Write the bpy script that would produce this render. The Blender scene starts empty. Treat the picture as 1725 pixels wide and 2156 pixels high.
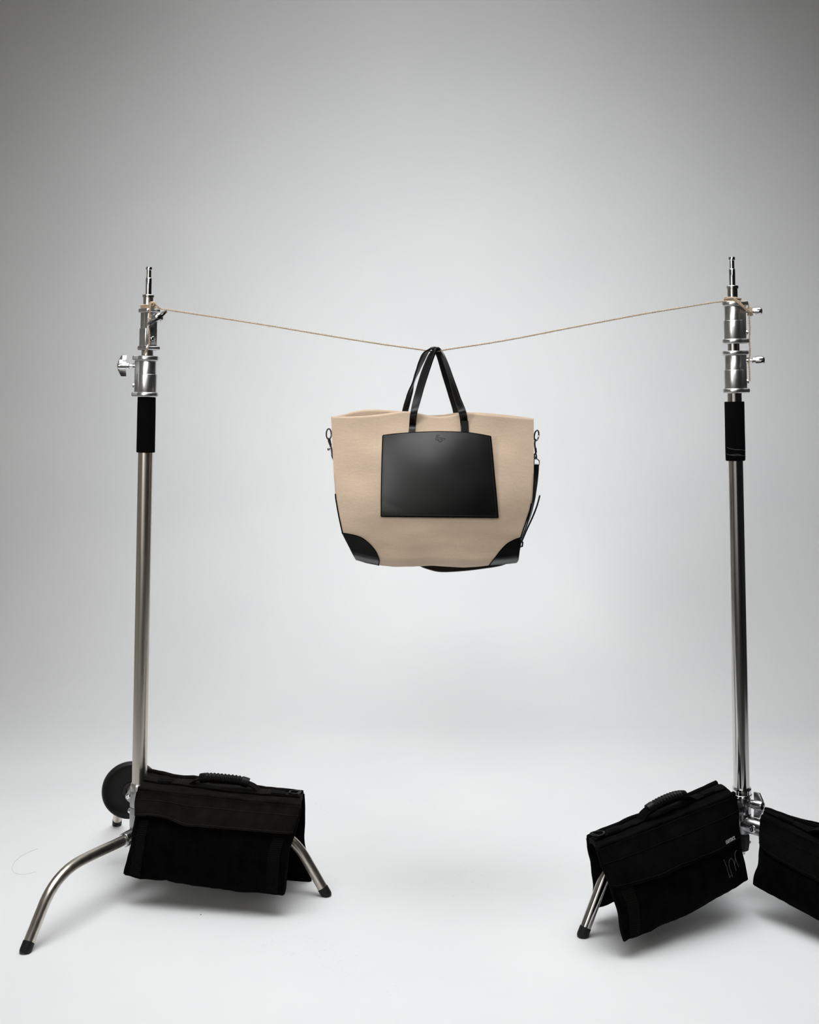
import bpy, math, random
from mathutils import Vector, Matrix, noise
random.seed(4)
C = bpy.context.scene.collection
PI = math.pi
# ------------------------------------------------------------------ camera constants (photo 1725 x 2156)
F, CX, HY, CAMZ = 2600.0, 862.5, 850.0, 1.16

def W(px, py, Y):
    """A point of the place at distance Y from the camera plane."""
    return Vector(((px - CX) * Y / F, Y, CAMZ - (py - HY) * Y / F))

def lerp(a, b, t): return a + (b - a) * t
def clamp(x, a=0.0, b=1.0): return max(a, min(b, x))
def sstep(a, b, x):
    t = clamp((x - a) / (b - a)); return t * t * (3 - 2 * t)
def table(tab, x):
    if x <= tab[0][0]: return tab[0][1]
    for (x0, y0), (x1, y1) in zip(tab, tab[1:]):
        if x <= x1: return lerp(y0, y1, (x - x0) / (x1 - x0))
    return tab[-1][1]
def spline(pts, n=8):
    """Catmull-Rom through the points."""
    p = [Vector(q) for q in pts]
    p = [p[0] * 2 - p[1]] + p + [p[-1] * 2 - p[-2]]
    out = []
    for i in range(1, len(p) - 2):
        a, b, c, d = p[i - 1], p[i], p[i + 1], p[i + 2]
        for k in range(n):
            t = k / n
            out.append(0.5 * ((2 * b) + (c - a) * t + (2 * a - 5 * b + 4 * c - d) * t * t + (3 * b - a - 3 * c + d) * t ** 3))
    out.append(p[-2].copy())
    return out

# ------------------------------------------------------------------ materials
def mat(name, color, rough=0.5, metal=0.0, noise_scale=None, noise_amt=0.15, bump=0.0, bump_scale=200, rough_var=0.0, sheen=0.0, stretch=(1, 1, 1), coat=0.0, spec=0.5):
    m = bpy.data.materials.new(name); m.use_nodes = True
    nt = m.node_tree; b = nt.nodes['Principled BSDF']
    b.inputs['Base Color'].default_value = (*color, 1)
    b.inputs['Roughness'].default_value = rough
    b.inputs['Metallic'].default_value = metal
    b.inputs['Specular IOR Level'].default_value = spec
    if sheen: b.inputs['Sheen Weight'].default_value = sheen; b.inputs['Sheen Roughness'].default_value = 0.5
    if coat: b.inputs['Coat Weight'].default_value = coat; b.inputs['Coat Roughness'].default_value = 0.2
    tc = nt.nodes.new('ShaderNodeTexCoord'); mp = nt.nodes.new('ShaderNodeMapping'); mp.inputs['Scale'].default_value = stretch
    nt.links.new(tc.outputs['Object'], mp.inputs['Vector'])
    if noise_scale:
        n = nt.nodes.new('ShaderNodeTexNoise'); n.inputs['Scale'].default_value = noise_scale; n.inputs['Detail'].default_value = 5
        nt.links.new(mp.outputs[0], n.inputs['Vector'])
        r = nt.nodes.new('ShaderNodeValToRGB')
        r.color_ramp.elements[0].position = 0.3; r.color_ramp.elements[1].position = 0.7
        r.color_ramp.elements[0].color = (*[c * (1 - noise_amt) for c in color], 1)
        r.color_ramp.elements[1].color = (*[min(1, c * (1 + noise_amt)) for c in color], 1)
        nt.links.new(n.outputs['Fac'], r.inputs['Fac']); nt.links.new(r.outputs['Color'], b.inputs['Base Color'])
        if rough_var:
            mr = nt.nodes.new('ShaderNodeMapRange'); mr.inputs['To Min'].default_value = rough - rough_var; mr.inputs['To Max'].default_value = rough + rough_var
            nt.links.new(n.outputs['Fac'], mr.inputs['Value']); nt.links.new(mr.outputs[0], b.inputs['Roughness'])
    if bump:
        n2 = nt.nodes.new('ShaderNodeTexNoise'); n2.inputs['Scale'].default_value = bump_scale; n2.inputs['Detail'].default_value = 4
        nt.links.new(mp.outputs[0], n2.inputs['Vector'])
        bp = nt.nodes.new('ShaderNodeBump'); bp.inputs['Strength'].default_value = bump; bp.inputs['Distance'].default_value = 0.002
        nt.links.new(n2.outputs['Fac'], bp.inputs['Height']); nt.links.new(bp.outputs[0], b.inputs['Normal'])
    return m

M = {}
M['tube'] = mat('brushed_steel', (0.62, 0.575, 0.51), 0.30, 1.0, 90, 0.10, 0.03, 60, 0.06, stretch=(1, 1, 0.03))
M['tube_dark'] = mat('polished_steel', (0.58, 0.57, 0.56), 0.15, 1.0, 90, 0.10, 0.03, 60, 0.05, stretch=(1, 1, 0.03))
M['chrome'] = mat('bright_chrome', (0.78, 0.78, 0.79), 0.10, 1.0)
M['cast'] = mat('cast_aluminium', (0.66, 0.66, 0.66), 0.30, 1.0, 300, 0.08, 0.02, 900, 0.06)
M['cast_matt'] = mat('matt_aluminium', (0.42, 0.42, 0.42), 0.48, 0.9, 200, 0.06, 0.05, 500)
M['cast_dark'] = mat('worn_dark_metal', (0.40, 0.40, 0.41), 0.26, 1.0, 200, 0.08, 0.015, 700, 0.05)
M['rubber'] = mat('black_rubber', (0.006, 0.006, 0.006), 0.55, 0, 60, 0.3, spec=0.3)
M['foam'] = mat('black_foam', (0.0022, 0.0022, 0.0022), 0.95, 0, 200, 0.3, 0.1, 900, spec=0.06)
M['plate'] = mat('black_cast_plate', (0.004, 0.004, 0.0038), 0.5, 0, 40, 0.5, 0.15, 120, spec=0.4)
M['suede'] = mat('black_suede', (0.0017, 0.0017, 0.0017), 0.95, 0, 35, 0.6, 0.35, 600, spec=0.035)
M['suede_brown'] = mat('faded_black_canvas', (0.0062, 0.0052, 0.0046), 0.92, 0, 30, 0.45, 0.3, 500, spec=0.07)
M['suede_flap'] = mat('black_leather_flap', (0.0022, 0.0021, 0.0020), 0.9, 0, 30, 0.5, 0.3, 500, spec=0.06)
M['grip'] = mat('black_vinyl_grip', (0.003, 0.003, 0.003), 0.45, 0, 60, 0.2, spec=0.2)
M['stitch'] = mat('grey_thread', (0.016, 0.0145, 0.013), 0.85, spec=0.1)
M['printed'] = mat('white_print', (0.62, 0.62, 0.62), 0.7)
M['chalk'] = mat('grey_marker', (0.075, 0.075, 0.075), 0.8)
M['twine'] = mat('jute_twine', (0.46, 0.355, 0.25), 0.9, 0, 500, 0.3, 0.5, 900)
M['leather'] = mat('black_leather', (0.0012, 0.0011, 0.0011), 0.36, 0, 25, 0.25, 0.03, 900, 0.04, spec=0.40)
M['strap_leather'] = mat('black_strap_leather', (0.0025, 0.0024, 0.0024), 0.36, 0, 25, 0.25, 0.03, 900, spec=0.45)
M['thread'] = mat('black_thread', (0.012, 0.011, 0.010), 0.6)
M['gunmetal'] = mat('gunmetal', (0.16, 0.16, 0.17), 0.22, 1.0)
M['hair'] = mat('brown_hair', (0.42, 0.40, 0.38), 0.6)
M['black_wall'] = mat('black_drape', (0.012, 0.012, 0.012), 0.9, 0, 3, 0.3)
M['unseen_floor'] = mat('unseen_dark_floor', (0.05, 0.05, 0.05), 0.7, 0, 6, 0.2)
M['rear'] = mat('warm_grey_wall', (0.42, 0.40, 0.36), 0.85, 0, 2, 0.1)

def canvas_mat():
    m = mat('natural_canvas', (0.60, 0.475, 0.37), 0.92, 0, None, sheen=0.15, spec=0.15)
    nt = m.node_tree; b = nt.nodes['Principled BSDF']; tc = nt.nodes['Texture Coordinate']
    n = nt.nodes.new('ShaderNodeTexNoise'); n.inputs['Scale'].default_value = 14; n.inputs['Detail'].default_value = 3
    mp = nt.nodes.new('ShaderNodeMapping'); mp.inputs['Scale'].default_value = (0.55, 1, 1.4)
    nt.links.new(tc.outputs['Object'], mp.inputs[0]); nt.links.new(mp.outputs[0], n.inputs['Vector'])
    r = nt.nodes.new('ShaderNodeValToRGB'); r.color_ramp.elements[0].position = 0.3; r.color_ramp.elements[1].position = 0.7
    r.color_ramp.elements[0].color = (0.535, 0.410, 0.303, 1); r.color_ramp.elements[1].color = (0.640, 0.492, 0.366, 1)
    nt.links.new(n.outputs['Fac'], r.inputs[0])
    f = nt.nodes.new('ShaderNodeTexNoise'); f.inputs['Scale'].default_value = 700; f.inputs['Detail'].default_value = 2
    nt.links.new(tc.outputs['Object'], f.inputs['Vector'])
    mx = nt.nodes.new('ShaderNodeMixRGB'); mx.blend_type = 'MULTIPLY'; mx.inputs[0].default_value = 0.3
    r2 = nt.nodes.new('ShaderNodeValToRGB'); r2.color_ramp.elements[0].position = 0.35; r2.color_ramp.elements[0].color = (0.6, 0.6, 0.6, 1); r2.color_ramp.elements[1].position = 0.65
    nt.links.new(f.outputs['Fac'], r2.inputs[0])
    nt.links.new(r.outputs[0], mx.inputs[1]); nt.links.new(r2.outputs[0], mx.inputs[2]); nt.links.new(mx.outputs[0], b.inputs['Base Color'])
    wv = nt.nodes.new('ShaderNodeTexNoise'); wv.inputs['Scale'].default_value = 90; wv.inputs['Detail'].default_value = 6; wv.inputs['Roughness'].default_value = 0.7
    mp2 = nt.nodes.new('ShaderNodeMapping'); mp2.inputs['Scale'].default_value = (0.5, 1, 1.3)
    nt.links.new(tc.outputs['Object'], mp2.inputs[0]); nt.links.new(mp2.outputs[0], wv.inputs['Vector'])
    bp = nt.nodes.new('ShaderNodeBump'); bp.inputs['Strength'].default_value = 0.3; bp.inputs['Distance'].default_value = 0.003
    nt.links.new(wv.outputs['Fac'], bp.inputs['Height']); nt.links.new(bp.outputs[0], b.inputs['Normal'])
    return m
M['canvas'] = canvas_mat()

def white_paint(name, floor):
    m = mat(name, (0.80, 0.805, 0.81), 0.75, 0, None, spec=0.2)
    nt = m.node_tree; b = nt.nodes['Principled BSDF']; tc = nt.nodes['Texture Coordinate']
    L = nt.links.new
    n = nt.nodes.new('ShaderNodeTexNoise'); n.inputs['Scale'].default_value = 2.2; n.inputs['Detail'].default_value = 4
    L(tc.outputs['Object'], n.inputs['Vector'])
    r = nt.nodes.new('ShaderNodeValToRGB'); r.color_ramp.elements[0].position = 0.3; r.color_ramp.elements[1].position = 0.7
    r.color_ramp.elements[0].color = (0.785, 0.79, 0.80, 1); r.color_ramp.elements[1].color = (0.815, 0.82, 0.825, 1)
    L(n.outputs['Fac'], r.inputs[0])
    col = r.outputs[0]
    bn = nt.nodes.new('ShaderNodeTexNoise'); bn.inputs['Scale'].default_value = 26; bn.inputs['Detail'].default_value = 8; bn.inputs['Roughness'].default_value = 0.7
    L(tc.outputs['Object'], bn.inputs['Vector'])
    bp = nt.nodes.new('ShaderNodeBump'); bp.inputs['Strength'].default_value = 0.10 if floor else 0.03; bp.inputs['Distance'].default_value = 0.004
    L(bn.outputs['Fac'], bp.inputs['Height']); L(bp.outputs[0], b.inputs['Normal'])
    if floor:
        # small specks of dirt and scuffed patches of the paint
        v = nt.nodes.new('ShaderNodeTexVoronoi'); v.inputs['Scale'].default_value = 3.3
        L(tc.outputs['Object'], v.inputs['Vector'])
        lt = nt.nodes.new('ShaderNodeMath'); lt.operation = 'LESS_THAN'; lt.inputs[1].default_value = 0.009
        L(v.outputs['Distance'], lt.inputs[0])
        mx = nt.nodes.new('ShaderNodeMixRGB'); mx.inputs[2].default_value = (0.05, 0.05, 0.05, 1)
        L(lt.outputs[0], mx.inputs[0]); L(col, mx.inputs[1]); col = mx.outputs[0]
        s = nt.nodes.new('ShaderNodeTexNoise'); s.inputs['Scale'].default_value = 120; s.inputs['Detail'].default_value = 3
        L(tc.outputs['Object'], s.inputs['Vector'])
        p = nt.nodes.new('ShaderNodeTexNoise'); p.inputs['Scale'].default_value = 2.6; p.inputs['Detail'].default_value = 2
        L(tc.outputs['Object'], p.inputs['Vector'])
        g1 = nt.nodes.new('ShaderNodeMapRange'); g1.inputs['From Min'].default_value = 0.62; g1.inputs['From Max'].default_value = 0.70
        L(s.outputs['Fac'], g1.inputs['Value'])
        g2 = nt.nodes.new('ShaderNodeMapRange'); g2.inputs['From Min'].default_value = 0.56; g2.inputs['From Max'].default_value = 0.66
        L(p.outputs['Fac'], g2.inputs['Value'])
        mu = nt.nodes.new('ShaderNodeMath'); mu.operation = 'MULTIPLY'; L(g1.outputs[0], mu.inputs[0]); L(g2.outputs[0], mu.inputs[1])
        mu2 = nt.nodes.new('ShaderNodeMath'); mu2.operation = 'MULTIPLY'; mu2.inputs[1].default_value = 0.22; L(mu.outputs[0], mu2.inputs[0])
        mx2 = nt.nodes.new('ShaderNodeMixRGB'); mx2.inputs[2].default_value = (0.4, 0.4, 0.4, 1)
        L(mu2.outputs[0], mx2.inputs[0]); L(col, mx2.inputs[1]); col = mx2.outputs[0]
    L(col, b.inputs['Base Color'])
    return m
M['floor'] = white_paint('white_floor_paint', True)
M['wall'] = white_paint('white_wall_paint', False)

def ribbed(name, color, scale, axis_stretch):
    m = mat(name, color, 0.85, 0, None, spec=0.06)
    nt = m.node_tree; b = nt.nodes['Principled BSDF']
    uv = nt.nodes.new('ShaderNodeUVMap')
    w = nt.nodes.new('ShaderNodeTexWave'); w.bands_direction = 'Y'; w.inputs['Scale'].default_value = scale; w.inputs['Distortion'].default_value = 0.6
    nt.links.new(uv.outputs[0], w.inputs['Vector'])
    bp = nt.nodes.new('ShaderNodeBump'); bp.inputs['Strength'].default_value = 0.9; bp.inputs['Distance'].default_value = 0.002
    nt.links.new(w.outputs['Fac'], bp.inputs['Height']); nt.links.new(bp.outputs[0], b.inputs['Normal'])
    return m
M['webbing'] = ribbed('black_ribbed_webbing', (0.0026, 0.0024, 0.0022), 9.0, None)

# ------------------------------------------------------------------ mesh building
class MB:
    def __init__(s): s.v = []; s.f = []; s.uv = {}
    def add(s, verts, faces):
        o = len(s.v); s.v += [Vector(p) for p in verts]; s.f += [tuple(o + i for i in fc) for fc in faces]
    def loops(s, rings, cap0=True, cap1=True):
        n = len(rings[0]); o = len(s.v)
        for r in rings: s.v += [Vector(p) for p in r]
        for i in range(len(rings) - 1):
            for j in range(n):
                k = (j + 1) % n
                s.f.append((o + i * n + j, o + i * n + k, o + (i + 1) * n + k, o + (i + 1) * n + j))
        if cap0: s.f.append(tuple(o + j for j in reversed(range(n))))
        if cap1: s.f.append(tuple(o + (len(rings) - 1) * n + j for j in range(n)))
    def lathe(s, prof, mx=None, n=32, cap=True):
        """prof: list of (z, r); mx: frame."""
        mx = mx or Matrix()
        s.loops([[mx @ Vector((r * math.cos(2 * PI * j / n), r * math.sin(2 * PI * j / n), z)) for j in range(n)] for z, r in prof], cap, cap)
    def tube(s, pts, r, n=12, cap=True):
        pts = [Vector(p) for p in pts]
        rr = r if isinstance(r, (list, tuple)) else [r] * len(pts)
        rings = []; up = None
        for i, p in enumerate(pts):
            d = (pts[min(i + 1, len(pts) - 1)] - pts[max(i - 1, 0)]).normalized()
            if up is None:
                up = d.orthogonal().normalized()
            up = (up - d * up.dot(d)).normalized(); sd = d.cross(up)
            rings.append([p + (up * math.cos(2 * PI * j / n) + sd * math.sin(2 * PI * j / n)) * rr[i] for j in range(n)])
        s.loops(rings, cap, cap)
    def slab(s, outline, z0, z1, mx=None, bev=0.001, n=1):
        """2-D outline extruded z0..z1 with rounded edges."""
        mx = mx or Matrix()
        cx = sum(p[0] for p in outline) / len(outline); cy = sum(p[1] for p in outline) / len(outline)
        R = max(math.hypot(p[0] - cx, p[1] - cy) for p in outline)
        steps = []
        for k in range(n + 1):
            a = PI / 2 * (1 - k / n); steps.append((z0 + bev * (1 - math.sin(a)), bev * (1 - math.cos(a))))
        for k in range(n + 1):
            a = PI / 2 * k / n; steps.append((z1 - bev * (1 - math.sin(a)), bev * (1 - math.cos(a))))
        s.loops([[mx @ Vector((cx + (p[0] - cx) * (1 - i / R), cy + (p[1] - cy) * (1 - i / R), z)) for p in outline] for z, i in steps])
    def box(s, size, mx, bev=0.001):
        x, y = size[0] / 2, size[1] / 2; c = min(bev, x, y)
        s.slab([(-x + c, -y), (x - c, -y), (x, -y + c), (x, y - c), (x - c, y), (-x + c, y), (-x, y - c), (-x, -y + c)], -size[2] / 2, size[2] / 2, mx, bev, 1)
    def grid(s, P, nu, nv, closed_u=False):
        o = len(s.v)
        for j in range(nv + 1):
            for i in range(nu + 1): s.v.append(Vector(P(i / nu, j / nv)))
        for j in range(nv):
            for i in range(nu):
                a = o + j * (nu + 1) + i
                s.uv[len(s.f)] = [(i / nu, j / nv), ((i + 1) / nu, j / nv), ((i + 1) / nu, (j + 1) / nv), (i / nu, (j + 1) / nv)]
                s.f.append((a, a + 1, a + nu + 2, a + nu + 1))
    def sheet(s, P, nu, nv, th):
        """A sheet with thickness: th is a vector or a function giving the offset to the under side."""
        tf = th if callable(th) else (lambda u, v: Vector(th))
        o = len(s.v); n = nu + 1
        top = [[Vector(P(i / nu, j / nv)) for i in range(n)] for j in range(nv + 1)]
        bot = [[top[j][i] + tf(i / nu, j / nv) for i in range(n)] for j in range(nv + 1)]
        N = n * (nv + 1)
        for r in top: s.v += r
        for r in bot: s.v += r
        for j in range(nv):
            for i in range(nu):
                a = o + j * n + i
                s.uv[len(s.f)] = [(i / nu, j / nv), ((i + 1) / nu, j / nv), ((i + 1) / nu, (j + 1) / nv), (i / nu, (j + 1) / nv)]
                s.f.append((a, a + 1, a + n + 1, a + n))
                s.f.append((a + N, a + N + n, a + N + n + 1, a + N + 1))
        ring = [i for i in range(n)] + [j * n + nu for j in range(1, nv + 1)] + [nv * n + i for i in reversed(range(nu))] + [j * n for j in reversed(range(1, nv))]
        for k in range(len(ring)):
            a, b = ring[k], ring[(k + 1) % len(ring)]
            s.f.append((o + b, o + a, o + a + N, o + b + N))
    def build(s, name, m, parent=None, angle=35, root=None, recalc=True):
        me = bpy.data.meshes.new(name)
        base = Vector()
        p = parent
        while p is not None:
            base += p.location; p = p.parent
        me.from_pydata([v - base for v in s.v], [], s.f)
        if s.uv:
            ul = me.uv_layers.new(name='UVMap')
            for pi, c in s.uv.items():
                for li, uv in zip(me.polygons[pi].loop_indices, c): ul.data[li].uv = uv
        if recalc:
            import bmesh
            bm = bmesh.new(); bm.from_mesh(me); bmesh.ops.recalc_face_normals(bm, faces=bm.faces[:]); bm.to_mesh(me); bm.free()
        for q in me.polygons: q.use_smooth = True
        me.set_sharp_from_angle(angle=math.radians(angle))
        me.materials.append(m)
        o = bpy.data.objects.new(name, me); C.objects.link(o)
        if parent is not None: o.parent = parent
        return o

def tag(o, label, cat, group=None):
    o['label'] = label; o['category'] = cat
    if group: o['group'] = group
    return o
def empty(name, loc, label, cat, group=None):
    o = bpy.data.objects.new(name, None); o.location = loc; o.empty_display_size = 0.05; C.objects.link(o)
    return tag(o, label, cat, group)
def struct(o): o['kind'] = 'structure'; return o
def frame(o, z, x=None):
    """A frame at o with local z along z."""
    z = Vector(z).normalized(); x = Vector(x) if x is not None else z.orthogonal()
    x = (x - z * x.dot(z)).normalized(); y = z.cross(x)
    return Matrix(((x.x, y.x, z.x, o[0]), (x.y, y.y, z.y, o[1]), (x.z, y.z, z.z, o[2]), (0, 0, 0, 1)))

# ------------------------------------------------------------------ the studio
FE = 2.05                                   # white floor stops here; unseen dark floor added so the pocket reflects black
b = MB(); b.add([(-2.6, FE, 0), (2.6, FE, 0), (2.6, 4.45, 0), (-2.6, 4.45, 0)], [(0, 1, 2, 3)])
struct(b.build('floor', M['floor'], recalc=False))
b = MB(); b.add([(-2.6, -3.2, 0), (2.6, -3.2, 0), (2.6, FE, 0), (-2.6, FE, 0)], [(0, 1, 2, 3)])
struct(b.build('floor', M['unseen_floor'], recalc=False))
R = 0.75; b = MB(); prof = []
for k in range(41):
    a = PI / 2 * k / 40; prof.append((4.45 + R * math.sin(a), R * (1 - math.cos(a))))
prof += [(4.45 + R, 2.0), (4.45 + R, 4.0)]
b.grid(lambda u, v: (lerp(-2.6, 2.6, u), prof[round(v * (len(prof) - 1))][0], prof[round(v * (len(prof) - 1))][1]), 2, len(prof) - 1)
struct(b.build('wall_back', M['wall'], recalc=False, angle=80))
def quad(name, pts, m):
    b = MB(); b.add(pts, [(0, 1, 2, 3)]); return struct(b.build(name, m, recalc=False))
quad('wall_left', [(-2.6, 5.2, 0), (-2.6, -3.2, 0), (-2.6, -3.2, 4), (-2.6, 5.2, 4)], M['rear'])
quad('wall_right', [(2.6, -3.2, 0), (2.6, 5.2, 0), (2.6, 5.2, 4), (2.6, -3.2, 4)], M['black_wall'])
quad('wall_front', [(0.30, -3.2, 0), (-2.6, -3.2, 0), (-2.6, -3.2, 4), (0.30, -3.2, 4)], M['rear'])
quad('wall_front', [(2.6, -3.2, 0), (0.30, -3.2, 0), (0.30, -3.2, 4), (2.6, -3.2, 4)], M['black_wall'])
quad('ceiling', [(-2.6, -3.2, 4), (2.6, -3.2, 4), (2.6, 5.2, 4), (-2.6, 5.2, 4)], M['rear'])

# ------------------------------------------------------------------ light stands
def stadium(r, ext, wb, th, n=40):
    """A circle with a block that sticks out to ext in direction th."""
    a0 = math.asin(min(0.98, wb / 2 / r)); out = []
    for k in range(n + 1):
        a = a0 + (2 * PI - 2 * a0) * k / n; out.append((r * math.cos(a), r * math.sin(a)))
    c = 0.002
    out += [(ext - c, -wb / 2), (ext, -wb / 2 + c), (ext, wb / 2 - c), (ext - c, wb / 2)]
    ct, st = math.cos(th), math.sin(th)
    return [(x * ct - y * st, x * st + y * ct) for x, y in out]

class Pole:
    def __init__(s, top, bot, Y):
        s.T, s.B, s.Y = W(*top, Y), W(*bot, Y), Y; s.ax = (s.T - s.B).normalized()
        s.pt, s.pb = top, bot; s.s = F / Y
        x = Vector((1, 0, 0)); x = (x - s.ax * x.dot(s.ax)).normalized()
        s.mx = frame(s.B, s.ax, x)
        s.k = (s.T - s.B).length / (bot[1] - top[1])
    def z(s, py): return (s.pb[1] - py) * s.k
    def prof(s, lst): return [(s.z(py), w / 2 / s.s) for py, w in lst]
    def at(s, py, r=0, th=0): return s.mx @ Vector((r * math.cos(th), r * math.sin(th), s.z(py)))
    def dir(s, th): return (s.mx.to_3x3() @ Vector((math.cos(th), math.sin(th), 0))).normalized()

def lathe_part(pole, name, lst, m, root, parent=None, n=36):
    b = MB(); b.lathe(pole.prof(lst), pole.mx, n); return b.build(name, m, parent or root)

def knob(name, origin, axis, up, parent, m, sc=1.0, shaft=0.012):
    """A winged clamp screw: washer, shaft, domed barrel and two fins."""
    mx = frame(origin, axis, up) @ Matrix.Scale(sc, 4)
    b = MB()
    b.lathe([(-0.004, 0.0075), (0.004, 0.0075), (0.006, 0.006)], mx, 20)
    b.lathe([(0, 0.0038), (shaft, 0.0038)], mx, 16)
    z = shaft
    b.lathe([(z - 0.001, 0.0070), (z + 0.0005, 0.0088), (z + 0.0065, 0.0088), (z + 0.0075, 0.0102), (z + 0.021, 0.0104), (z + 0.0250, 0.0092), (z + 0.0275, 0.0060), (z + 0.0285, 0.0015)], mx, 24)
    o = b.build(name, m, parent)
    w = MB()
    for sg in (1, -1):
        # fins lie in the plane of the axis and 'up'
        poly = [(z + 0.0075, 0.006), (z + 0.0270, 0.006), (z + 0.0260, 0.011), (z + 0.0185, 0.0255), (z + 0.0060, 0.0255), (z + 0.0070, 0.012)]
        fm = mx @ Matrix(((0, sg, 0, 0), (0, 0, 1, 0), (1, 0, 0, 0), (0, 0, 0, 1)))
        w.slab(poly, -0.0026, 0.0026, fm, 0.0008, 2)
    w.build('wing', m, o)
    return o

def bolt(origin, axis, parent, r=0.006, h=0.005, m=None):
    mx = frame(origin, axis); b = MB()
    b.lathe([(-0.004, r * 1.25), (0.001, r * 1.25), (0.0012, r), (h * 0.8, r), (h, r * 0.8), (h, r * 0.45), (h * 0.5, r * 0.4)], mx, 18)
    return b.build('bolt', m or M['chrome'], parent)

def collar(pole, root, ys, rpx, th, ext, m, knob_y, bolt_y, kup, seam, ksc=1.0, shaft=0.012):
    """A clamp collar: two flanges, a two step body with a block on one side, a winged screw and a bolt."""
    s = pole.s; k = pole.z
    y0, y1, y2, y3 = ys           # top of upper flange, its bottom, top of lower flange, its bottom
    r = rpx / s; b = MB(); wb = 0.026
    b.slab(stadium(r + 0.0055, ext + 0.005, wb + 0.010, th), k(y1), k(y0), pole.mx, 0.0035, 4)
    b.slab(stadium(r + 0.0062, ext + 0.006, wb + 0.011, th), k(y3), k(y2), pole.mx, 0.0042, 4)
    b.slab(stadium(r, ext, wb, th), k(y2 + 2), k(y1 - 2), pole.mx, 0.0004, 1)
    o = b.build('clamp_collar', m, root, 50)
    b = MB(); b.slab(stadium(r + 0.0022, ext * 0.78, wb * 1.25, th), k(y2 + 1), k(seam), pole.mx, 0.0012, 2)
    b.build('lower_sleeve', m, o, 50)
    d = pole.dir(th)
    knob('clamp_knob', pole.at(knob_y, ext, th), d, kup, o, M['chrome'], ksc, shaft)
    bolt(pole.at(bolt_y, ext, th), d, o, 0.0055)
    return o

def leg_curve(P0, ang, R, zs, m, z0=None):
    """Runs out from the hub, bends and goes down to the floor at slope m; zs = height of the bend, z0 = height at the hub."""
    d = Vector((math.cos(ang), math.sin(ang), 0)); z0 = zs if z0 is None else z0
    zt = zs + 0.004; ct = R - zt / m
    S, Cc, E = Vector((ct - 0.085, zt, 0)), Vector((ct, zt, 0)), Vector((ct + 0.042, zt - 0.042 * m, 0))
    tz = [Vector((lerp(0.03, S.x, k / 6), lerp(z0, zt, sstep(0, 1, k / 6)), 0)) for k in range(6)]
    for k in range(17):
        t = k / 16; tz.append(S * (1 - t) ** 2 + Cc * 2 * t * (1 - t) + E * t * t)
    tz += [Vector((lerp(E.x, R - 0.008 / m, k / 5), lerp(E.y, 0.008, k / 5), 0)) for k in range(1, 6)]
    return [Vector((P0.x, P0.y, 0)) + d * q.x + Vector((0, 0, q.y)) for q in tz], d

def leg(root, P0, ang, R, zs, slope, m, rad=0.0120, z0=None):
    pts, d = leg_curve(P0, ang, R, zs, slope, z0)
    b = MB(); b.tube(pts, rad, 24); o = b.build('leg', m, root)
    ax = (pts[-1] - pts[-3]).normalized(); e = pts[-1]
    # rubber foot: follows the tube and is cut flat on the floor
    b = MB(); rings = []; n = 24; u = ax.orthogonal().normalized(); v = ax.cross(u)
    for q, rr in ((-0.013, rad * 1.01), (-0.0125, rad * 1.05), (-0.004, rad * 1.06), (0.004, rad * 1.06), (0.009, rad * 1.0), (0.012, rad * 0.8)):
        ring = []
        for j in range(n):
            p = e + ax * q + (u * math.cos(2 * PI * j / n) + v * math.sin(2 * PI * j / n)) * rr
            p.z = max(p.z, 0.0005); ring.append(p)
        rings.append(ring)
    b.loops(rings); b.build('rubber_foot', M['rubber'], o)
    return o, pts

def socket(pole, root, ang, zs, length, rad, m, bolt_side=None, y0=None, y1=None, rh=0.0215):
    """A hub ring on the pole with a short arm that takes a leg."""
    b = MB()
    z0, z1 = pole.z(y1), pole.z(y0)
    b.lathe([(z0, rh * 0.97), (z0 + 0.0015, rh), (z1 - 0.0015, rh), (z1, rh * 0.97)], pole.mx, 36)
    zc = Vector((0, 0, zs)); zc.xy = (pole.B + pole.ax * ((zs - pole.B.z) / pole.ax.z)).xy
    d = Vector((math.cos(ang), math.sin(ang), 0))
    b.tube([zc + d * 0.004, zc + d * (length - 0.002), zc + d * length], [rad, rad, rad - 0.001], 28)
    o = b.build('leg_socket', m, root, 40)
    b = MB(); b.tube([zc + d * (length - 0.0005), zc + d * (length + 0.004)], 0.0142, 28); b.build('end_ring', M['chrome'], o)
    if bolt_side is not None:
        sd = Vector((math.cos(bolt_side), math.sin(bolt_side), 0)); sd = (sd - d * sd.dot(d)).normalized()
        bolt(zc + d * length * 0.68 + sd * rad, sd, o, 0.0065)
    return o, zc

# ---- left stand
PL = Pole((314.2, 562), (293.5, 1650), 2.99)
root = empty('light_stand', (PL.at(1760).x, 2.99, 0), 'steel light stand with a round black plate behind its pole and one bare bent leg', 'light stand', 'light stands holding the twine')
LS = root
def stand_top(P, root, ys, m_tube):
    # spigot with a notch, stop disc, tubes
    y = ys
    lathe_part(P, 'spigot', [(y['disc'] + 1, 13.2), (y['neck'] + 1, 13.2), (y['neck'], 12.6), (y['neck'] - 1, 10.4), (y['cap'], 10.4), (y['cap'] - 0.8, 13.4), (y['top'] + 2, 13.8), (y['top'] + 0.5, 12.4), (y['top'], 9.5)], M['chrome'], root)
    lathe_part(P, 'stop_disc', [(y['disc_b'], 22), (y['disc_b'] - 0.3, 25.0), (y['disc'] + 0.8, 25.6), (y['disc'], 24.0)], M['chrome'], root)
    lathe_part(P, 'upper_tube', [(y['t2'] - 8, 21.6), (y['disc_b'] - 0.2, 21.6)], m_tube, root)
    lathe_part(P, 'middle_tube', [(y['t3'] - 8, 25.2), (y['t2'] - 8, 25.2)], m_tube, root)
stand_top(PL, root, dict(top=562, cap=569, neck=586, disc=621, disc_b=626.5, t2=700, t3=800), M['tube'])
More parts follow.
